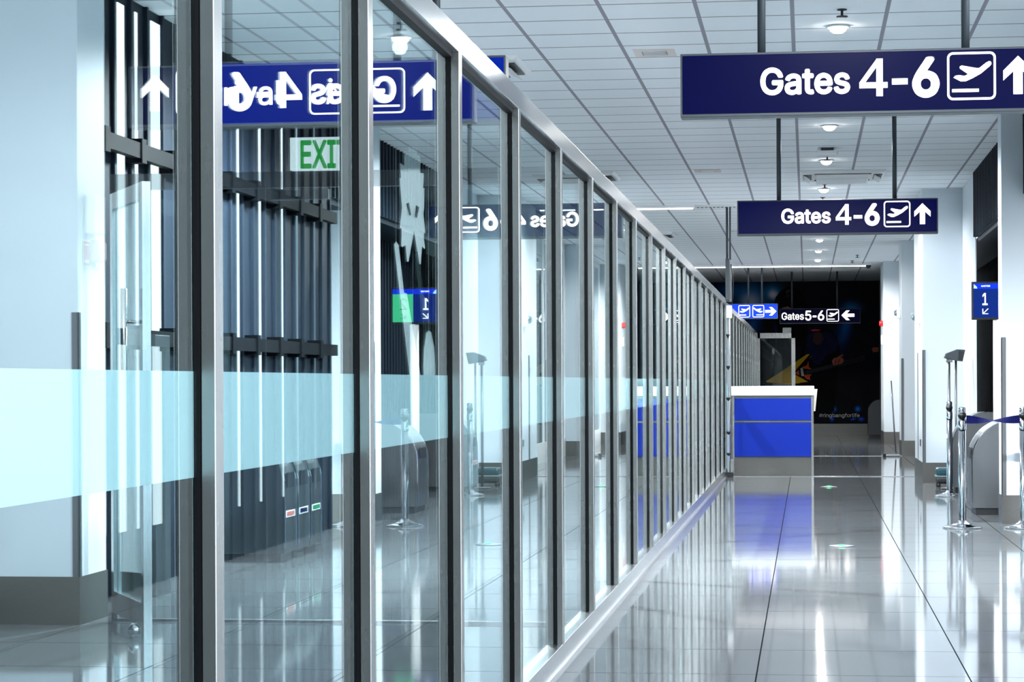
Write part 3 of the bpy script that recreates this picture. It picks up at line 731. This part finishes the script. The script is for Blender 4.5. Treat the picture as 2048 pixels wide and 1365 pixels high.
# ------------------------------------------------------------------ printed wall
YM = Y1 - 0.03
def A(a, b): return (-2.055 + 0.01116 * a, 0.30 + 0.01125 * b)
def P_(a, b, ra, rb, sh, col):
    x, z = A(a, b); return (x, z, ra * 0.01116, rb * 0.01125, sh, tuple(c * 5.0 for c in col))
spots = [P_(70, 250, 26, 22, 0, (0.0, 0.06, 0.16)), P_(72, 240, 15, 14, 0, (0.16, 0.12, 0.06)), P_(117, 256, 15, 14, 0, (0.0, 0.07, 0.15)), P_(117, 254, 7, 7, 0, (0.26, 0.16, 0.10)),
         P_(25, 262, 20, 14, 0, (0.0, 0.02, 0.08)), P_(75, 190, 12, 40, 0.2, (0.0, 0.025, 0.09)), P_(130, 180, 6, 14, 0, (0.002, 0.015, 0.10)),
         P_(272, 226, 16, 9, 0, (0.0, 0.05, 0.12)), P_(262, 190, 10, 28, 0.22, (0.0, 0.025, 0.09)), P_(248, 160, 16, 30, 0.25, (0.0, 0.004, 0.02)),
         P_(237, 24, 4, 4, 0, (0.002, 0.06, 0.28)), P_(285, 24, 4, 4, 0, (0.002, 0.06, 0.28)), P_(234, 4, 3, 3, 0, (0.002, 0.03, 0.22)), P_(292, 4, 4, 3, 0, (0.002, 0.03, 0.22)), P_(276, 4, 4, 2, 0.6, (0.002, 0.03, 0.2)),
         P_(203, 129, 4, 4, 0, (0.01, 0.01, 0.26)), P_(213, 78, 4, 22, -0.02, (0.0, 0.002, 0.045)), P_(210, 40, 6, 20, 0, (0.0, 0.001, 0.03))]
t = thing('printed_mural', (0, YM, 0), 'dark printed mural of a guitar player on stage covering the far end wall', 'mural')
B().box(-3.68, 0, 0.24, 1.60, 0.02, 3.44).build('backdrop', mural_mat('mural_print', spots), t)
D0 = -0.002
def shp(name, pts, m, layer, par=t):
    q = [A(*p) for p in pts]
    return B().prism(q, D0 - 0.002 * layer - 0.0015, D0 - 0.002 * layer + 0.0015).build(name, m, par)
shp('drummer_figure', [(118, 232), (122, 248), (132, 262), (144, 270), (156, 270), (168, 264), (178, 250), (186, 232), (190, 214), (186, 180), (176, 150), (126, 150), (124, 190), (120, 214)], M_figure, 1)
shp('drummer_mouth', [(131, 222), (136, 228), (146, 230), (154, 226), (156, 221), (144, 220)], M_lips, 2)
shp('cap_badge', [(142, 250), (150, 250), (150, 252), (144, 252), (148, 260), (152, 260), (152, 263), (146, 263), (143, 260), (145, 253)], M_dimskin, 2)
shp('player_figure', [(176, 150), (188, 176), (196, 184), (214, 186), (232, 180), (244, 168), (250, 146), (250, 120), (244, 90), (238, 20), (196, 10), (192, 60), (176, 100), (170, 130)], M_figure, 2)
shp('player_jacket', [(186, 172), (200, 182), (212, 170), (218, 182), (234, 176), (248, 156), (244, 140), (222, 130), (210, 112), (196, 118), (180, 136)], M_jacket, 3)
shp('player_face', [(198, 176), (206, 180), (214, 176), (218, 164), (212, 154), (204, 152), (196, 160)], M_dimskin, 4)
shp('cap_peak', [(191, 182), (200, 184), (212, 183), (210, 181), (196, 180)], M_magenta, 5)
shp('guitar_body', [(184, 134), (190, 134), (193, 130), (166, 102), (159, 95), (192, 82), (184, 78), (150, 74), (105, 78), (102, 80), (152, 112)], M_yellow, 6)
shp('guitar_edge', [(190, 134), (194, 132), (164, 97), (193, 81), (186, 79), (156, 96)], M_figure, 7)
shp('guitar_horn', [(174, 108), (184, 112), (187, 121), (188, 108), (194, 104), (180, 105)], M_orange, 8)
shp('guitar_horn', [(172, 96), (182, 93), (194, 94), (190, 90), (190, 83), (184, 84)], M_orange, 8)
shp('guitar_plate', [(159, 96), (168, 103), (169, 92)], M_orange, 8)
shp('pickup', [(171, 106), (176, 107), (178, 91), (173, 90)], M_cream, 9)
q = [(179, 101), (258, 121), (260, 114), (180, 92)]
shp('guitar_neck', q, M_figure, 9)
fb = B()
for k in range(22):
    u = k / 22; a = 181 + 76 * u; b0 = 93.5 + 21 * u; b1 = 100.5 + 20 * u
    x0, z0 = A(a, b0); x1, z1 = A(a + 1.4, b1); fb.prism([(x0, z0), (x0 + 0.012, z0), (x1 + 0.012, z1), (x1, z1)], D0 - 0.024, D0 - 0.021)
for k in range(3):
    a = 181; x0, z0 = A(181, 94 + 3 * k); x1, z1 = A(300, 122.5 + 3.2 * k); fb.prism([(x0, z0), (x1, z1), (x1, z1 + 0.006), (x0, z0 + 0.006)], D0 - 0.024, D0 - 0.021)
fb.build('fret_lines', M_fret, t)
shp('strumming_hand', [(234, 121), (238, 126), (244, 127), (250, 131), (256, 134), (257, 130), (252, 127), (257, 125), (258, 119), (252, 114), (246, 113), (238, 111), (235, 115)], M_brownskin, 13)
shp('finger_gaps', [(240, 113), (241, 113), (243, 123), (242, 123)], M_figure, 14); shp('finger_gaps', [(246, 114), (247, 114), (249, 124), (248, 124)], M_figure, 14)
shp('fretting_hand', [(313, 143), (316, 147), (327, 147), (327, 138), (316, 137)], M_brownskin, 13)
shp('strap_shadow', [(170, 77), (196, 80), (200, 74), (196, 68), (168, 66)], M_figure, 10)
text('caption', '#ringbangforlife', 0.085, *(A(208, 8)[0], D0 - 0.004, A(208, 8)[1]), M_caption, t, 0.0, w=0.90)

# ------------------------------------------------------------------ belt stanchions
def stanchion_parts(t):
    B().lathe([(0, 0), (0.158, 0), (0.160, 0.008), (0.150, 0.014), (0.095, 0.026), (0.045, 0.045), (0.032, 0.062), (0.0, 0.062)], 0, 0, 40).build('base', M_chrome, t)
    B().lathe([(0.030, 0.05), (0.030, 0.905), (0, 0.905)], 0, 0, 28).build('post', M_chrome, t)
    B().lathe([(0.0335, 0.80), (0.0335, 0.87), (0.030, 0.875)], 0, 0, 28).build('collar', M_chrome, t)
    B().lathe([(0.0, 0.905), (0.034, 0.905), (0.034, 0.935), (0.0, 0.935)], 0, 0, 28).build('cassette_head', M_black, t)
    B().lathe([(0.026, 0.935), (0.030, 0.94), (0.030, 0.975), (0.024, 0.985), (0, 0.985)], 0, 0, 28).build('cap', M_chrome, t)
    return t
def sbelt(x0, y0, x1, y1, z, label, twist=True):
    b = B(); n = 24
    L = math.hypot(x1 - x0, y1 - y0); dx, dy = (x1 - x0) / L, (y1 - y0) / L
    top, bot = [], []
    for i in range(n + 1):
        u = i / n; hw = 0.030 * (abs(math.cos(PI * u)) if twist else 1) + 0.003
        off = 0.030 * math.sin(PI * u) if twist else 0
        s_ = -0.012 * math.sin(PI * u)
        x, y = x0 + (x1 - x0) * u, y0 + (y1 - y0) * u
        top.append((x - dy * off, y + dx * off, z + s_ + hw)); bot.append((x + dy * off, y - dx * off, z + s_ - hw))
    V = lambda p, d: b.bm.verts.new((p[0] - dy * d, p[1] + dx * d, p[2]))
    tf = [V(p, 0.001) for p in top]; bf = [V(p, 0.001) for p in bot]; tb = [V(p, -0.001) for p in top]; bb_ = [V(p, -0.001) for p in bot]
    for i in range(n):
        b.bm.faces.new((tf[i], tf[i + 1], bf[i + 1], bf[i])); b.bm.faces.new((tb[i], bb_[i], bb_[i + 1], tb[i + 1]))
        b.bm.faces.new((tf[i], tb[i], tb[i + 1], tf[i + 1])); b.bm.faces.new((bf[i], bf[i + 1], bb_[i + 1], bb_[i]))
    return tag(b.build('barrier_belt', M_tape), label, 'barrier belt')
sA = stanchion_parts(thing('belt_stanchion', (1.248, 19.0, 0), 'polished belt stanchion with flared base standing clear of the near pier', 'stanchion'))
for (x, y, lb) in ((1.735, 19.0, 'polished belt stanchion in front of the near pier at the photo edge'), (1.46, 24.2, 'chrome belt stanchion half hidden behind the clear standing one'), ):
    s_ = dup(sA); s_.location = (x, y, 0); s_['label'] = lb
sbelt(1.283, 19.0, 1.71, 19.03, 0.885, 'twisted navy belt stretched between the two near stanchions')


# ------------------------------------------------------------------ passenger gates
def gate(x0, x1, y0, y1, h, label, group, sticker=None, r=0.36):
    t = thing('passenger_gate', (x0, y0, 0), label, 'gate', group)
    W, T = x1 - x0, y1 - y0
    r = min(r, W - 0.02)
    arc = [(r - r * math.cos(a), h - r * 1.0 + r * math.sin(a)) for a in [PI / 2 * i / 12 for i in range(13)]]
    prof = [(0.0, 0.06)] + arc + [(W, h), (W, 0.06)]
    B().prism(prof, 0.0, T).build('cabinet', M_steel_d, t, 0.004)
    B().box(0.03, 0.02, 0.0, W, T - 0.02, 0.06).build('plinth', M_black, t)
    # chrome bands around the nose
    for (ya, yb) in ((-0.004, 0.03), (T - 0.03, T + 0.004)):
        s = B(); a_ = [(0.0, 0.10)] + arc; o_ = []
        out = [(p[0] - 0.006 * math.cos(PI / 2 * max(0, i - 1) / 12), p[1] + 0.006 * math.sin(PI / 2 * max(0, i - 1) / 12)) for i, p in enumerate(a_)]
        s.prism(out + a_[::-1], ya, yb); s.build('edge_band', M_chrome, t)
    B().box(-0.008, T * 0.22, 0.50, 0.0, T * 0.78, 0.60).build('reader_panel', M_black, t)
    if sticker:
        B().box(-0.003, T * 0.12, 0.30, -0.001, T * 0.88, 0.345).build('sticker', M_white, t)
        B().box(-0.0045, T * 0.2, 0.308, -0.003, T * 0.8, 0.337).build('sticker_print', sticker, t)
    return t
gate(1.457, 2.28, 20.84, 21.45, 0.845, 'grey rounded steel passenger gate beside the near pier under the lane screen', 'passenger gates')
gate(1.534, 2.28, 24.90, 25.25, 0.86, 'farther rounded passenger gate behind the clear standing stanchion', 'passenger gates', M_redsign)
for i, (y, m_) in enumerate(((15.05, M_redsign), (15.46, M_tape), (15.87, M_scrgreen))):
    g_ = gate(0, 0.42, 0, 0.37, 0.86, ['steel gate cabinet with red sticker behind the glass, nearest of three', 'middle of three steel gate cabinets behind the glass, blue sticker', 'steel gate cabinet with green sticker behind the glass, farthest of three'][i], 'gate cabinets by the slotted wall', m_)
    g_.location = (-3.47, y + 0.37, 0); g_.rotation_euler = (0, 0, PI)

# camera reader on pole behind the gates
t = thing('face_reader', (1.60, 25.8, 0), 'grey camera reader on twin poles in front of the white pier', 'reader')
B().tube([(-0.045, 0, 0), (-0.045, 0, 1.40)], 0.016).build('pole', M_steel_d, t)
B().tube([(0.03, 0, 0), (0.03, 0, 1.42)], 0.013).build('pole', M_steel_d, t)
B().lathe([(0, 0), (0.14, 0), (0.14, 0.015), (0, 0.02)], 0, 0, 24).build('base', M_dkmetal, t)
hd = B().prism([(-0.10, 1.45), (-0.08, 1.50), (0.04, 1.545), (0.13, 1.54), (0.10, 1.41), (0.03, 1.42)], -0.07, 0.07); hd.build('head', M_dkmetal, t, 0.006)
B().prism([(0.05, 1.43), (0.095, 1.42), (0.118, 1.52), (0.06, 1.53)], -0.074, -0.070).build('glass_eye', M_black, t)
B().lathe([(0, -0.03), (0.035, -0.03), (0.035, 0.03), (0, 0.03)], -0.04, 0, 16, 1.43).build('pivot', M_steel, t)

# lane screen
t = thing('lane_screen', (1.615, 23.1, 1.80), 'lane screen showing blue panel 1 and green panel 2 half hidden by the near pier', 'screen')
B().box(0, 0, 0, 0.49, 0.05, 0.375).build('housing', M_black, t, 0.006)
B().box(0.018, -0.002, 0.020, 0.262, 0, 0.305).build('lane_panel', M_scrblue, t)
B().box(0.262, -0.002, 0.020, 0.472, 0, 0.305).build('lane_panel', M_scrgreen, t)
B().box(0.018, -0.002, 0.305, 0.472, 0, 0.358).build('title_bar', M_scrtop, t)
text('lettering', '1', 0.118, 0.105, -0.003, 0.145, M_scrwhite, t, 0.01, w=0.05)
text('lettering', '2', 0.118, 0.325, -0.003, 0.145, M_ink, t, 0.0, w=0.07)
text('lettering', 'UNITED', 0.014, 0.095, -0.003, 0.325, M_scrwhite, t, 0.01, w=0.085)
B().prism([(0.022, 0.309), (0.022, 0.350), (0.036, 0.340), (0.052, 0.322), (0.055, 0.309)], -0.003, -0.002).build('globe_mark', M_scrpale, t)
for dx, mm in ((0.105, M_scrwhite), (0.335, M_ink)):
    a = B().prism([(dx, 0.055), (dx + 0.055, 0.055), (dx + 0.055, 0.062), (dx + 0.014, 0.062), (dx + 0.058, 0.106), (dx + 0.053, 0.111), (dx + 0.007, 0.067), (dx + 0.007, 0.108), (dx, 0.108)], -0.004, -0.002)
    a.build('arrow', mm, t)
B().tube([(0.27, 0.03, 0.0), (0.27, 0.03, -1.80)], 0.032, 20).build('pole', M_white, t)
B().tube([(0.225, 0.03, 0.0), (0.225, 0.03, -1.80)], 0.016, 16).build('pole', M_white, t)

# emergency lights on the piers
def wall_lamp(x, y, z, sgn, label):
    t = thing('emergency_light', (x, y, z), label, 'emergency light', 'emergency lights on the piers')
    B().box(-0.0, -0.06, -0.08, 0.0 - sgn * 0.05 if sgn < 0 else 0.05, 0.06, 0.06).build('case', M_white, t, 0.008) if False else B().box(-0.05, -0.07, -0.09, 0.0, 0.07, 0.08).build('case', M_white, t, 0.01)
    l = B().lathe([(0, 0.05), (0.03, 0.045), (0.05, 0.02), (0.052, 0), (0, 0)], 0, 0, 20)
    o = l.build('lamp_head', M_chrome, t); o.rotation_euler = (0, -PI / 2, 0); o.location = (-0.05, -0.01, 0.0)
    l = B().lathe([(0, 0.058), (0.035, 0.052), (0.046, 0.03)], 0, 0, 20); o = l.build('lens', M_clear, t); o.rotation_euler = (0, -PI / 2, 0); o.location = (-0.05, -0.01, 0.0)
    return t
wall_lamp(1.345, 28.0, 1.97, 1, 'clear emergency light on the flank of the big white pier')
wall_lamp(1.505, 37.8, 2.30, 1, 'round emergency light on the flank of the third white pier')
t = thing('emergency_light', (1.505, 11.32, 2.06), 'emergency light on the nearest pier, seen mirrored in the first pane', 'emergency light', 'emergency lights on the piers')
B().box(-0.05, -0.12, -0.10, 0, 0.08, 0.10).build('case', M_white, t, 0.01)
B().box(-0.055, -0.05, -0.24, 0, 0.09, -0.125).build('lamp_head', M_cream, t, 0.02)
# red fire pictograms on the same pier
for i, y in enumerate((11.17, 11.36)):
    o = thing('fire_notice', (1.499, y, 1.80), ['red fire notice on the nearest pier, closer to its corner', 'red fire notice on the nearest pier, farther from its corner'][i], 'notice')
    B().box(0, 0, 0, 0.004, 0.11, 0.13).build('plate', M_white, o)
    B().frame([(0.0, 0.0), (0.10, 0.0), (0.10, 0.12), (0, 0.12)], [(0.012, 0.012), (0.088, 0.012), (0.088, 0.108), (0.012, 0.108)], 0.001, 0.003).build('red_border', M_redsign, o).rotation_euler = (0, 0, PI / 2)
    B().box(-0.002, 0.03, 0.03, 0.0, 0.08, 0.10).build('symbol', M_redsign, o)

# things near the far right
t = thing('alarm_sounder', (1.63, 44.9, 1.99), 'red round fire alarm sounder near the printed wall', 'alarm')
t.location = (1.435, 44.2, 2.29)
B().lathe([(0, 0), (0.05, 0), (0.06, 0.03), (0.045, 0.07), (0, 0.075)], 0, 0, 20).build('dome', M_red, t).rotation_euler = (0, -PI / 2, 0)
t = thing('call_point', (1.432, 44.3, 1.98), 'small pale call box on the far pier under the red alarm', 'call point')
B().box(-0.03, -0.08, -0.09, 0, 0.08, 0.09).build('case', M_white, t, 0.005)
B().box(-0.033, -0.05, -0.05, -0.03, 0.05, 0.05).build('faceplate', M_cream, t)
t = thing('speaker_cabinet', (1.29, 49.6, 0), 'dark rounded cabinet standing at the foot of the printed wall', 'cabinet')
arc = [(0.25 - 0.25 * math.cos(a), 0.55 + 0.25 * math.sin(a)) for a in [PI / 2 * i / 10 for i in range(11)]]
B().prism([(0, 0.05)] + arc + [(0.42, 0.8), (0.42, 0.05)], 0, 0.4).build('body', M_dkmetal, t)
B().box(0.02, 0.02, 0, 0.42, 0.38, 0.05).build('plinth', M_black, t)
# mop
t = thing('floor_mop', (1.37, 36.9, 0), 'slim long handled mop leaning against the third white pier', 'mop')
B().tube([(0.02, 0, 0.05), (-0.04, 0.25, 1.20)], 0.012).build('handle', M_steel_d, t)
B().box(-0.16, -0.05, 0.0, 0.09, 0.05, 0.035).build('head', M_steel_l, t, 0.01)
B().box(-0.18, -0.05, 0.0, -0.13, 0.05, 0.05).build('clamp', M_black, t, 0.006)
# hard shell case at the foot of the big pier
t = thing('hard_case', (1.44, 26.35, 0), 'glossy teal hard case lying at the foot of the big white pier', 'case')
B().box(0, 0, 0.125, 0.40, 0.26, 0.215).build('upper_shell', M_teal, t, 0.03)
B().box(0.0, 0, 0.035, 0.40, 0.26, 0.112).build('lower_shell', M_black, t, 0.025)
B().box(-0.005, -0.003, 0.108, 0.403, 0.262, 0.128).build('seam', M_teal2, t, 0.006)
for x in (0.03, 0.33):
    for y in (0.03, 0.2): B().lathe([(0, 0), (0.02, 0), (0.02, 0.04), (0, 0.04)], x, y, 12).build('foot', M_black, t)
# wall switch box on pier left face
tag(B().box(1.335, 27.8, 0.42, 1.346, 27.9, 0.50).build('wall_socket', M_dkmetal, bevel=0.002), 'small dark socket low on the flank of the big white pier', 'socket')

# floor marker lamps
for i, (x, y) in enumerate(((0.245, 16.85), (0.24, 26.3))):
    t = thing('floor_marker', (x, y, 0), ['green floor marker lamp nearest the camera in the polished floor', 'green floor marker lamp close to the blue counter'][i], 'floor marker', 'floor markers')
    B().lathe([(0, 0), (0.10, 0), (0.09, 0.006), (0.03, 0.008), (0, 0.008)], 0, 0, 32).build('rim', M_dkmetal, t)
    B().lathe([(0, 0.008), (0.032, 0.008), (0.02, 0.014), (0, 0.015)], 0, 0, 20).build('lens', M_grn_led, t)

# ------------------------------------------------------------------ hanging paper cut-outs; the two streamers stand in for reflections in the glass
YC = 10.95
t = thing('paper_cutout', (-1.885, YC, 1.2), 'white spiky paper cut-out figure hanging in front of the cross screen behind the third pane', 'paper decoration')
def cz(px, py): return ((px - 365) / 4.55 * 0.002365, (1365 - 0 - py) / 4.55 * 0.002365)
K = 0.002365 / 4.55
def cc(px, py): return ((px - 365) * K, (2333 - py) * K)
outl = [(290, 180), (305, 172), (322, 210), (330, 130), (345, 132), (350, 180), (365, 135), (382, 140), (380, 190), (398, 142), (410, 160), (408, 225), (425, 215), (438, 240), (438, 380), (472, 388), (472, 440), (462, 530), (478, 520), (474, 700),
        (466, 760), (484, 935), (472, 945), (470, 1000), (481, 1075), (476, 1088), (452, 1060), (440, 1228), (430, 1230), (378, 915), (326, 1200), (312, 1206), (298, 1050), (264, 1070), (258, 1060), (262, 895), (244, 890), (266, 705), (246, 430), (258, 425), (250, 285), (290, 315)]
B().prism([cc(*p) for p in outl], 0, 0.006).build('spiky_figure', M_paper, t)
B().prism([cc(*p) for p in ((308, 668), (334, 655), (352, 770), (338, 780))], -0.004, 0.001).build('eye_hole', M_dkmetal, t)
B().prism([cc(*p) for p in ((400, 680), (428, 700), (408, 800), (390, 790))], -0.004, 0.001).build('eye_hole', M_dkmetal, t)
B().tube([((365 - 365) * K, 0.003, (2333 - 140) * K), (0, 0.003, H - 1.2)], 0.0012, 6).build('thread', M_white, t)
def blade(pts, label, x, yo=0.08):
    t = thing('paper_streamer', (x, YC + yo, 1.2), label, 'paper decoration')
    q = [((p[0] - 800) * 0.00238, (763 - p[1]) * 0.00238) for p in pts]
    B().prism(q, 0, 0.006).build('card', M_paper, t)
    tx, tz = max(q, key=lambda a: a[1])
    B().tube([(tx, 0.003, tz - 0.01), (tx, 0.003, H - 1.2)], 0.001, 6).build('thread', M_white, t)
blade([(762, 480), (766, 473), (771, 480), (782, 578), (788, 580), (824, 800), (822, 842), (804, 842)], 'long slanting white paper blade hanging below the spiky cut-out', -1.90)
blade([(824, 660), (829, 655), (834, 660), (840, 690), (842, 740), (838, 790), (834, 846), (824, 846), (820, 790), (817, 730), (819, 690)], 'short upright white paper feather hanging beside the slanting blade', -1.90, 0.14)
